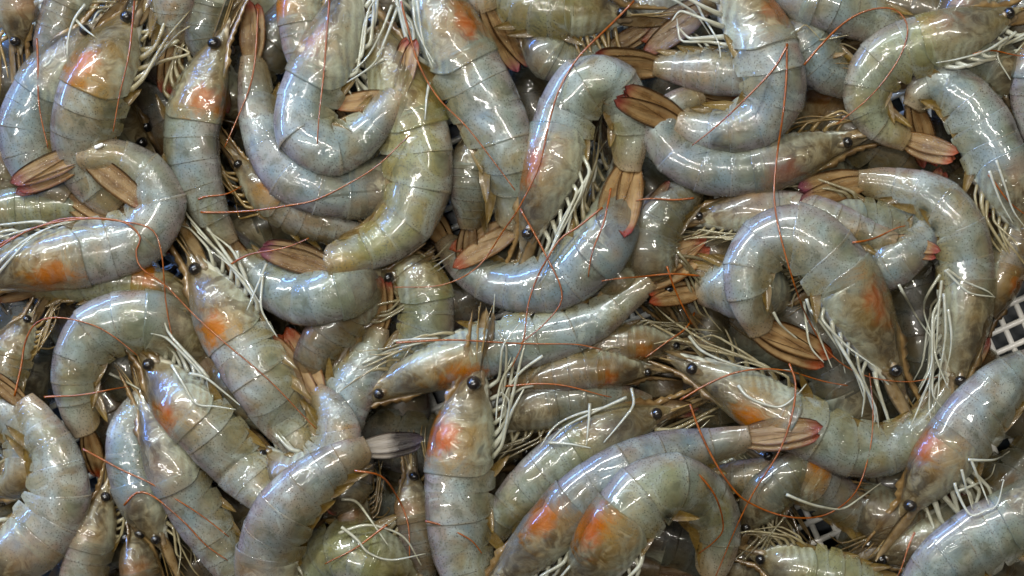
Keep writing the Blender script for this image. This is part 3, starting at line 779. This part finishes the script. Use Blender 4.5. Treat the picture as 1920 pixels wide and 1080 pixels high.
# --- top layers
S(3, 'yellowish curled shrimp with a purple tipped tail in the upper middle', [(690,40),(725,115),(752,190),(778,260),(785,330),(768,400),(722,448),(665,475),(608,495)], 68, tip=(474,458), tint=YEL, roll=12, purple=0.9, short='yellowish curl')
S(3, 'long upper shrimp with pale legs whose body runs down to the red tipped tail', [(795,-60),(822,30),(858,105),(900,180),(935,255),(955,325),(962,390),(957,430)], 72, tip=(828,490), side='L', tint=(0.3,0.2,1.02), organ=(0.75,0.7), roll=14, spread=(-6,-2,4,9), purple=0.0, legcol='leg', short='long upper shrimp')
S(3, 'shrimp tail with purple tinged blades hanging from the top centre', [(870,-260),(872,-190),(880,-120),(895,-50),(918,22)], 56, tip=(990,148), tint=TANT, side='R', purple=0.8, roll=8, short='purple tinged hanging tail')
S(3, 'pale curled shrimp at the far left with a white grain on its back', [(-70,520),(20,498),(100,482),(180,470),(255,448),(298,395),(278,335),(215,297),(145,296)], 63, tip=(2,362), tint=(0.25,0.3,1.02), organ=(0.8,0.1), roll=10, spread=(-3,0,3,116), purple=0.5, short='far left curl')
S(3.5, 'tail with outlined blade rising beside the orange cheeked head', [(500,850),(545,890),(600,880),(632,830),(622,775),(588,735)], 54, tip=(518,598), tint=TANT, purple=0.0, spread=(-3,0,6,10), short='outlined tail blade')
S(3, 'orange cheeked shrimp head with round black eye left of centre', [(372,498),(408,560),(448,632),(488,705),(535,785),(580,860)], 66, side='R', tint=(0.35,0.35,1.05), organ=(1.0,0.0), roll=14, short='orange cheeked head')
S(3, 'narrow headed shrimp with blue lit back at the lower left', [(278,765),(306,830),(338,900),(378,970),(425,1050),(460,1120)], 54, side='R', tint=(0.2,0.4,0.95), organ=(0.1,0.2), eyes=False, roll=25, legcol='legtan', short='narrow lower left head')
S(3, 'shrimp lying from the orange foreground patch to a reddish tail at right', [(925,1100),(985,1045),(1045,985),(1100,932),(1180,882),(1260,852),(1335,836),(1408,820)], 60, tip=(1560,806), side='L', tint=(0.08,0.25,0.88), organ=(1.0,0.1), roll=14, purple=0.1, short='reddish tailed lower shrimp', dz=40, fanroll=-8)
S(3, 'shrimp folded into a V with its tail raised at the upper middle', [(668,-35),(645,40),(612,118),(578,190),(572,245),(612,278),(665,262),(713,217),(746,172)], 62, tip=(772,52), tint=(0.12,0.12,1.05), organ=(0.5,0.9), roll=14, spread=(-3,-1,3,106), purple=0.1, legs='fold', short='V folded shrimp')
S(4.5, 'curled shrimp with glossy side at upper right, tail pointing left', [(1362,-70),(1392,15),(1430,90),(1450,155),(1435,210),(1385,238),(1325,240),(1268,226)], 64, tip=(1143,165), tint=(0.15,0.2,1.03), organ=(0.6,0.7), roll=12, purple=0.4, legs='spread', short='glossy upper right curl')
S(3, 'yellow green curled shrimp at the top right corner', [(1892,32),(1820,60),(1740,85),(1668,108),(1625,165),(1640,225),(1702,264)], 58, tip=(1808,298), tint=(0.66,0.05,1.05), organ=(0.25,0.9), roll=12, purple=0.0, short='yellow green curl')
S(3, 'right hand shrimp with a bluish tail tip and long teal white legs', [(1788,722),(1798,645),(1808,565),(1808,485),(1788,412),(1738,368),(1670,347),(1608,341)], 56, tip=(1478,370), tint=(0.35,0.3,0.92), organ=(0.0,0.0), roll=8, spots=((0.72,-0.55,0.05),(0.63,-0.75,0.05)), purple=1.0, legs='fold', legreach=1.25, short='teal legged right shrimp')
S(3, 'large pale shrimp curled into an arch right of centre', [(1672,705),(1640,640),(1602,570),(1562,502),(1515,452),(1460,444),(1414,482),(1402,545),(1430,622)], 68, tip=(1568,690), tint=(0.3,0.25,1.05), organ=(0.6,0.8), roll=10, purple=0.0, short='large right arch')
S(3, 'shrimp at the right edge with a red patch and white bent legs', [(1705,950),(1750,888),(1800,822),(1850,755),(1905,702),(1970,670)], 66, side='L', tint=(0.05,0.3,1.0), organ=(0.9,0.8), roll=16, legs='spread', short='red patched right head')
S(4, 'large glossy shrimp body in the bottom right corner', [(2010,900),(1960,940),(1890,985),(1815,1025),(1745,1075),(1690,1140)], 72, side='R', tint=(0.2,0.1,1.1), roll=20, short='bottom right glossy body')
S(4, 'shrimp with gills and white legs lying over the arched one at left', [(283,675),(330,735),(384,795),(436,855),(484,912),(530,970)], 62, side='R', tint=(0.3,0.35,1.02), organ=(0.8,0.75), roll=14, short='white legged left head')
S(4, 'pale shrimp curled against the bottom left corner', [(-70,1080),(5,1045),(70,1000),(108,940),(105,870),(76,805),(42,752)], 66, tip=(-30,690), tint=(0.2,0.35,1.08), roll=12, short='bottom left curl')
S(4, 'central arched shrimp with a red patch, its head pointing down', [(993,445),(1018,372),(1042,300),(1058,225),(1090,165),(1135,152),(1168,190),(1180,252),(1178,322)], 60, tip=(1143,458), tint=(0.3,0.1,1.1), organ=(0.7,0.85), roll=12, purple=0.4, spread=(-7,-3,3,7), short='central arch')
S(4, 'shrimp with a dark tipped grey tail bending up from the bottom edge', [(520,1200),(508,1110),(508,1030),(532,965),(578,910),(635,868),(690,840)], 64, tip=(805,826), tint=(0.1,0.4,1.05), roll=20, purple=2.0, spots=(), short='dark tipped grey tail')
S(5, 'upright shrimp with a red patch and blue lit keel at lower centre', [(893,702),(880,772),(866,850),(860,930),(864,1010),(880,1090),(910,1170)], 70, side='R', tint=(0.15,0.2,1.03), organ=(1.0,0.55), roll=26, short='upright lower head')
S(5, 'arched greenish shrimp with black spots at the bottom centre', [(1080,1140),(1122,1055),(1168,980),(1215,925),(1275,912),(1325,948),(1346,1010),(1330,1085)], 68, tint=(0.55,0.05,1.05), organ=(1.0,0.6), roll=12, spots=((0.50,-0.62,0.07),(0.62,-0.6,0.04)), tip=(1300,1200), short='black spotted arch')

# --- bottom layer: shrimp that fill whatever the traced ones leave open, except where the net shows
WIN = [(1905, 605, 66), (1520, 1002, 50), (838, 742, 36)]
GC = 12; gxs = np.arange(-16, 1940, GC); gys = np.arange(-16, 1100, GC)
GX, GY = np.meshgrid(gxs, gys); cov = np.zeros(GX.shape, bool)
def footprint(pts, hw, shrink=0.93):
    P = spline(np.asarray(pts, float)[:, :2], 26); h = hprof(np.linspace(0, 1, 26)) * hw * shrink
    m = np.zeros(GX.shape, bool)
    for (x, y), hh in zip(P, h): m |= (GX - x) ** 2 + (GY - y) ** 2 < hh * hh
    return m
for c in SHRIMP: cov |= footprint(c['pts'], c['hw'], 1.04)
win = np.zeros(GX.shape, bool)
for x, y, r_ in WIN: win |= (GX - x) ** 2 + (GY - y) ** 2 < r_ * r_
frng = random.Random(5)
def near(x, y, skip=()):
    best = sorted((min(math.hypot(x - px, y - py) for px, py in q['pts']), i) for i, q in enumerate(TRACED) if q['lay'] >= 2)
    return [TRACED[i] for _, i in best]
TRACED = list(SHRIMP); used_pairs = set()
for it in range(46):
    todo = np.argwhere(~cov & ~win)
    if len(todo) < 40: break
    iy, ix = todo[frng.randrange(len(todo))]; x0, y0 = float(gxs[ix]), float(gys[iy])
    best = None
    for tr in range(18):
        a = frng.uniform(0, 6.283); bend = frng.uniform(-70, 70); ln = 420; sh = frng.uniform(-0.3, 0.3)
        pp = [(x0 + math.cos(a) * ln * (f + sh) - math.sin(a) * bend * (1 - 4 * f * f), y0 + math.sin(a) * ln * (f + sh) + math.cos(a) * bend * (1 - 4 * f * f)) for f in (-.5, -.25, 0, .25, .5)]
        m = footprint(pp, 60, 1.0)
        bad = int((m & win).sum()); gain = int((m & ~cov).sum()) - 40 * bad
        if best is None or gain > best[0]: best = (gain, pp, m)
    gain, pp, m = best
    if gain <= 0: win |= (GX - x0) ** 2 + (GY - y0) ** 2 < 18 ** 2; continue
    cov |= m
    nb = near(x0, y0); lab = None
    for i in range(0, 6):
        for j in range(i + 1, 7):
            k_ = (nb[i]['n'], nb[j]['n'])
            if k_ not in used_pairs and lab is None:
                used_pairs.add(k_); lab = 'shaded shrimp between the %s and the %s' % (nb[i]['short'], nb[j]['short'])
    S(-1, lab, pp, 60, tint=(frng.uniform(.2, .6), frng.uniform(.3, .8), 0.42), legcol='legtan', organ=(0.5 * (frng.random() < .3), 0.2), bottom=True)  # low tint brightness paints the shade of the gaps into their colour
print('FILL', len(SHRIMP) - len(TRACED), int((~cov & ~win).sum()))

for c in sorted(SHRIMP, key=lambda c: c['lay']): make_shrimp(c)

# ------------------------------------------------------------------ long antennae: each belongs to the animal whose head it leads from and lies on the heap
def find(txt): return next(c for c in SHRIMP if txt in c['label'])
def antenna(owner, pts, lift=3, rad=2.3, end=1.0, mat='antenna', name='antenna'):
    c = find(owner)
    P = spline(pts, max(24, int(sum(math.hypot(b[0]-a[0], b[1]-a[1]) for a, b in zip(pts, pts[1:])) / 12)))
    wr = random.Random(int(pts[0][0] * 7 + pts[0][1])); w1, w2, w3 = (wr.uniform(0, 6.3) for _ in range(3))
    ss = np.arange(len(P)) * 12.0
    P = P + np.stack([3.0 * np.sin(ss / 58 + w1), 3.0 * np.sin(ss / 47 + w3)], -1) * (0 if name != 'antenna' else 1)
    H = np.maximum.reduce([hf_get(P[:, 0] + dx, P[:, 1] + dy) for dx in (-6, 0, 6) for dy in (-6, 0, 6)])
    k = 5; mx = H.copy()
    for q in range(1, k + 1): mx = np.maximum(mx, np.maximum(np.r_[H[q:], np.full(q, H[-1])], np.r_[np.full(q, H[0]), H[:-q]]))
    zz = smooth1(mx, 5) + lift
    V, F = tube(to_world(np.column_stack([P, zz])), np.linspace(rad, end, len(P)) * K, 6)
    build(name, V, F, M[mat], c['root'] if 'root' in c else ROOTS[c['n']], {'tint': np.array([0, 0, 1.0])})

AN = [
 ('bright orange patch pointing up', [(255,0),(247,60),(238,110),(222,180),(213,246)]),
 ('far left top', [(66,70),(70,130),(76,200),(91,278)]),
 ('two dark eyes pointing up', [(487,20),(482,90),(470,150),(446,212),(420,280)]),
 ('folded into a V', [(618,0),(609,70),(604,150),(600,220),(598,272)]),
 ('folded into a V', [(752,0),(768,55),(789,126),(822,185),(874,237),(930,310),(968,360)]),
 ('olive dark shrimp head', [(1187,0),(1140,50),(1091,104),(1060,150),(1039,193),(1022,250),(1008,310),(976,389),(950,431),(900,497),(828,531),(738,540)]),
 ('central arched shrimp', [(1132,392),(1090,425),(1054,446),(1028,480),(1006,517),(987,572),(980,643),(961,690)]),
 ('central arched shrimp', [(978,390),(1005,440),(1028,491),(1047,535),(1049,572),(1017,613),(976,645)]),
 ('dusky curled shrimp', [(1145,352),(1136,390),(1128,424),(1112,470),(1106,517)]),
 ('glossy side at upper right', [(1475,82),(1472,140),(1465,220),(1458,300),(1455,380),(1468,460),(1492,550),(1520,612),(1560,665),(1620,700),(1700,715),(1762,708)]),
 ('glossy side at upper right', [(1474,84),(1450,130),(1415,170),(1360,222),(1298,272)]),
 ('yellow green curled', [(1505,120),(1535,85),(1580,45),(1628,22),(1678,20),(1702,50),(1691,93),(1661,140),(1620,190),(1570,236)]),
 ('yellow green curled', [(1822,102),(1872,97),(1930,104)]),
 ('white grain', [(-20,475),(40,440),(93,420),(167,407),(230,413),(283,430),(300,472),(307,554),(318,610),(332,655)]),
 ('white grain', [(-20,468),(70,430),(130,409),(222,411),(262,443),(256,472),(267,505),(315,539),(370,594),(437,657),(520,730),(596,802)]),
 ('orange cheeked', [(430,500),(470,480),(511,468),(578,446)]),
 ('small tan shrimp head', [(375,395),(440,396),(490,395),(545,388),(592,376),(659,337),(707,307),(770,255)]),
 ('small tan shrimp head', [(372,376),(420,362),(450,350)]),
 ('pale headed shrimp pointing up', [(152,843),(222,876),(281,902),(326,932),(380,970),(428,1008)]),
 ('two eyes at the lower left', [(232,950),(255,924),(289,932),(344,976),(389,1024),(430,1054)]),
 ('fringe of pale legs', [(1297,761),(1315,810),(1341,865),(1371,913),(1397,939),(1449,965),(1504,974),(1558,962),(1606,920),(1628,850),(1634,780),(1630,700)]),
 ('fringe of pale legs', [(1278,747),(1330,718),(1389,698),(1463,696),(1537,712),(1590,720)]),
 ('reaching from the centre gap', [(1478,680),(1489,717),(1482,780),(1460,854),(1411,932),(1371,1006),(1337,1085)]),
 ('black spots at the bottom', [(1304,887),(1341,936),(1358,985),(1345,1010),(1312,1038)]),
 ('round black eye pointing left', [(1252,502),(1265,535),(1278,565),(1311,643)]),
 ('orange flecked shrimp', [(1300,583),(1290,612),(1267,635),(1208,667)]),
 ('round black eye pointing left', [(1310,520),(1250,512),(1180,520),(1125,530)]),
 ('long shrimp with an orange red', [(740,640),(830,640),(920,642),(1061,643),(1125,657)]),
 ('tan shrimp low at the left', [(30,746),(42,690),(48,639),(67,602),(107,593),(167,609),(210,632),(260,668)]),
 ('brown shrimp head with dark eye', [(667,884),(715,891),(744,932),(763,985),(770,1050)]),
 ('green blotched', [(726,987),(680,1015),(612,1060)]),
 ('red patch and white bent legs', [(1718,995),(1700,1035),(1682,1078)]),
 ('bending down along the upper right', [(1853,330),(1880,365),(1925,405)]),
 ('blue lit keel at lower centre', [(800,980),(840,990),(880,1010),(905,1040)]),
 ('dark brown shrimp head pointing right', [(945,722),(1010,722),(1080,728),(1150,742)]),
 ('arched shrimp', [(81,747),(150,738),(241,728)]),
 ('round black eye pointing left', [(1300,372),(1250,372),(1190,378)]),
 ('right curl', [(1600,455),(1650,440),(1700,425)]),
]
for a in AN:
    own, pts = a
    try: c = find(own)
    except StopIteration: raise RuntimeError('no owner ' + own)
    antenna(own, pts)

# single pale legs that stand out against the bodies
LEGS = [
 ('red patch and white bent legs', [(1815,862),(1842,863),(1868,861),(1893,846)]), ('red patch and white bent legs', [(1803,880),(1812,915),(1824,956)]),
 ('red patch and white bent legs', [(1820,860),(1838,905),(1855,947)]), ('red patch and white bent legs', [(1790,905),(1796,925),(1820,966),(1850,956),(1870,946),(1882,900)]),
 ('red patch and white bent legs', [(1796,921),(1830,908),(1857,893),(1866,870)]),
 ('teal white legs', [(1763,515),(1738,555),(1732,580),(1740,610),(1750,636)]), ('teal white legs', [(1766,526),(1760,580),(1756,648),(1748,700)]),
 ('teal white legs', [(1770,550),(1773,600),(1772,640),(1762,700),(1757,750),(1735,782)]), ('teal white legs', [(1778,580),(1784,625),(1782,660),(1772,704)]),
 ('teal white legs', [(1772,506),(1795,530),(1820,550),(1866,557)]), ('teal white legs', [(1685,533),(1705,570),(1724,602),(1750,637)]),
 ('teal white legs', [(1776,505),(1810,528),(1850,545),(1864,556)]),
 ('gills and white legs', [(322,684),(345,722),(368,757),(405,762),(442,768)]), ('gills and white legs', [(355,700),(385,708),(420,735),(450,760)]),
 ('orange cheeked', [(500,494),(485,530),(463,582)]), ('orange cheeked', [(493,516),(489,572),(500,600),(520,632)]), ('orange cheeked', [(445,470),(450,500),(470,540),(492,575)]),
 ('long shrimp with an orange red', [(738,640),(780,636),(822,634)]), ('long shrimp with an orange red', [(678,682),(708,668),(741,654),(812,638)]),
 ('blue lit keel at lower centre', [(1018,667),(980,694),(955,725),(943,760),(936,810)]), ('blue lit keel at lower centre', [(962,679),(945,705),(934,740),(930,790)]),
 ('blue lit keel at lower centre', [(1000,722),(975,730),(950,752),(938,790)]),
 ('glossy side at upper right', [(1255,-5),(1290,15),(1308,30),(1332,66)]), ('glossy side at upper right', [(1300,-10),(1318,30),(1345,75),(1352,110)]),
 ('reaching from the centre gap', [(1292,630),(1315,657),(1360,678),(1408,691),(1482,694)]), ('reaching from the centre gap', [(1384,722),(1400,742),(1430,757),(1463,763),(1490,745),(1512,720)]),
 ('green blotched', [(640,936),(667,940),(690,968),(728,1023)]), ('green blotched', [(640,988),(670,1012),(690,1036),(733,1050),(798,1038)]), ('green blotched', [(635,1000),(680,985),(720,990),(760,1010),(790,1060)]),
 ('fringe of pale legs', [(1184,728),(1188,758),(1170,785),(1132,830)]), ('fringe of pale legs', [(1028,830),(1065,832),(1108,840)]), ('fringe of pale legs', [(1106,757),(1104,790),(1100,835)]),
 ('fringe of pale legs', [(1175,745),(1120,770),(1060,800),(1025,835)]), ('fringe of pale legs', [(1130,765),(1080,778),(1040,800),(1012,840)]),
 ('orange stain below', [(1474,927),(1510,942),(1543,951),(1580,954),(1615,932),(1652,905)]),
 ('central arched shrimp', [(1118,300),(1112,340),(1080,390),(1050,430),(1035,462),(1020,500)]), ('central arched shrimp', [(1108,320),(1085,360),(1058,405),(1040,440)]), ('central arched shrimp', [(1112,335),(1075,395),(1040,455),(1018,515)]),
 ('large pale shrimp curled', [(1512,560),(1525,600),(1540,640),(1560,690)]), ('large pale shrimp curled', [(1508,565),(1512,610),(1520,650),(1545,680)]), ('large pale shrimp curled', [(1520,580),(1550,620),(1575,660),(1585,700)]),
 ('large pale shrimp curled', [(1450,585),(1465,610),(1495,635)]),
 ('white grain', [(-10,520),(25,480),(60,445),(110,420),(150,412)]), ('white grain', [(-10,500),(40,455),(90,428),(140,415)]),
 ('folded into a V', [(735,10),(715,60),(690,105),(660,135)]), ('folded into a V', [(745,15),(722,75),(700,120),(650,155)]), ('folded into a V', [(720,110),(690,130),(660,150)]),
 ('long upper shrimp', [(775,10),(780,50),(795,85),(815,120)]), ('long upper shrimp', [(782,0),(790,60),(800,100),(812,128)]), ('long upper shrimp', [(805,155),(800,185),(797,225)]),
 ('bending down along the upper right', [(1868,300),(1885,350),(1900,395),(1925,430)]), ('bending down along the upper right', [(1855,320),(1875,375),(1900,420)]),
 ('yellow green curled', [(1890,70),(1850,95),(1800,110),(1755,118)]), ('yellow green curled', [(1905,60),(1870,100),(1895,150)]),
 ('far left curled', [(-5,560),(10,590)]) if False else ('arched pale grey', [(205,700),(235,715),(262,730)]),
 ('shaded shrimp body behind the white legs', [(160,8),(140,35),(128,70),(126,105)]), ('shaded shrimp body behind the white legs', [(140,35),(160,55),(182,72)]), ('shaded shrimp body behind the white legs', [(210,22),(185,22),(172,45)]),
]
for own, pts in LEGS: antenna(own, pts, 4, 3.4, 1.2, 'legwhite', 'walking_leg')

# ------------------------------------------------------------------ basket of white plastic net under the heap, table below
def make_basket():
    root = bpy.data.objects.new('basket', None); COL.objects.link(root); ROOT_LOC[root.name] = np.zeros(3)
    root['label'] = 'white plastic net basket seen through the gaps under the heap'; root['category'] = 'basket'
    A0 = {'tint': np.array([0, 0, 1.0])}
    m, nt, p, out = new_mat('white_plastic'); b = NB(nt); co = b.coord()
    c = b.mix(b.rng(b.noise(co, 60, 4), 0.3, 0.7), (0.88, 0.87, 0.82), (0.72, 0.69, 0.60))
    b.link(c, p.inputs['Base Color']); wet(p, 0.35, 0.5, 0.1)
    def clip_line(n, d):
        pts = []
        for t in np.linspace(-1700, 1700, 120):
            q = n + d * t
            if -260 < q[0] < 2180 and -260 < q[1] < 1340: pts.append(q)
        return pts
    for ang in (-24, 66):
        a = math.radians(ang); d = np.array([math.cos(a), math.sin(a)]); nn = np.array([-d[1], d[0]])
        V = []; F = []
        for k in range(-42, 43):
            pts = clip_line(np.array([960, 540]) + nn * k * 37.0, d)
            if len(pts) < 3: continue
            P = np.array(pts); zz = np.full(len(P), FLOOR - 7.0 if ang < 0 else FLOOR - 9.5)
            v, f = tube(to_world(np.column_stack([P, zz])), np.full(len(P), 6.3 * K), 8, 0.8)
            F += [tuple(i + len(V) for i in q) for q in f]; V += v.tolist()
        o = build('net_strands', V, F, m, root, A0); o['kind'] = 'stuff'
make_basket()

def make_table():
    m, nt, p, out = new_mat('dark_wet_table'); b = NB(nt); co = b.coord()
    c = b.mix(b.rng(b.noise(co, 25, 5), 0.3, 0.7), (0.012, 0.020, 0.026), (0.03, 0.040, 0.045))
    b.link(c, p.inputs['Base Color']); p.inputs['Roughness'].default_value = 0.35
    s = 0.8
    o = build('table', [(-s, -s, -0.056), (s, -s, -0.056), (s, s, -0.056), (-s, s, -0.056)], [(0, 1, 2, 3)], m, None, None, False)
    o['kind'] = 'structure'; o['label'] = 'dark wet table under the basket'; o['category'] = 'table'
make_table()

# ------------------------------------------------------------------ one white grain on the back of the left curl
def make_grain():
    x, y = 186, 274; z = float(hf_get([x], [y])[0]) + 1
    V, F = tube(to_world(np.array([(x - 8, y + 4, z), (x - 6, y + 3, z + 1), (x, y, z + 1.5), (x + 6, y - 3, z + 1), (x + 8, y - 4, z)])), np.array([1.2, 3.6, 4.4, 3.6, 1.2]) * K, 10)
    m, nt, p, out = new_mat('white_grain'); p.inputs['Base Color'].default_value = (0.85, 0.85, 0.82, 1); p.inputs['Roughness'].default_value = 0.3
    o = build('grain', V, F, m, None)
    o['label'] = 'tiny white grain on the back of the far left curled shrimp'; o['category'] = 'grain'
make_grain()
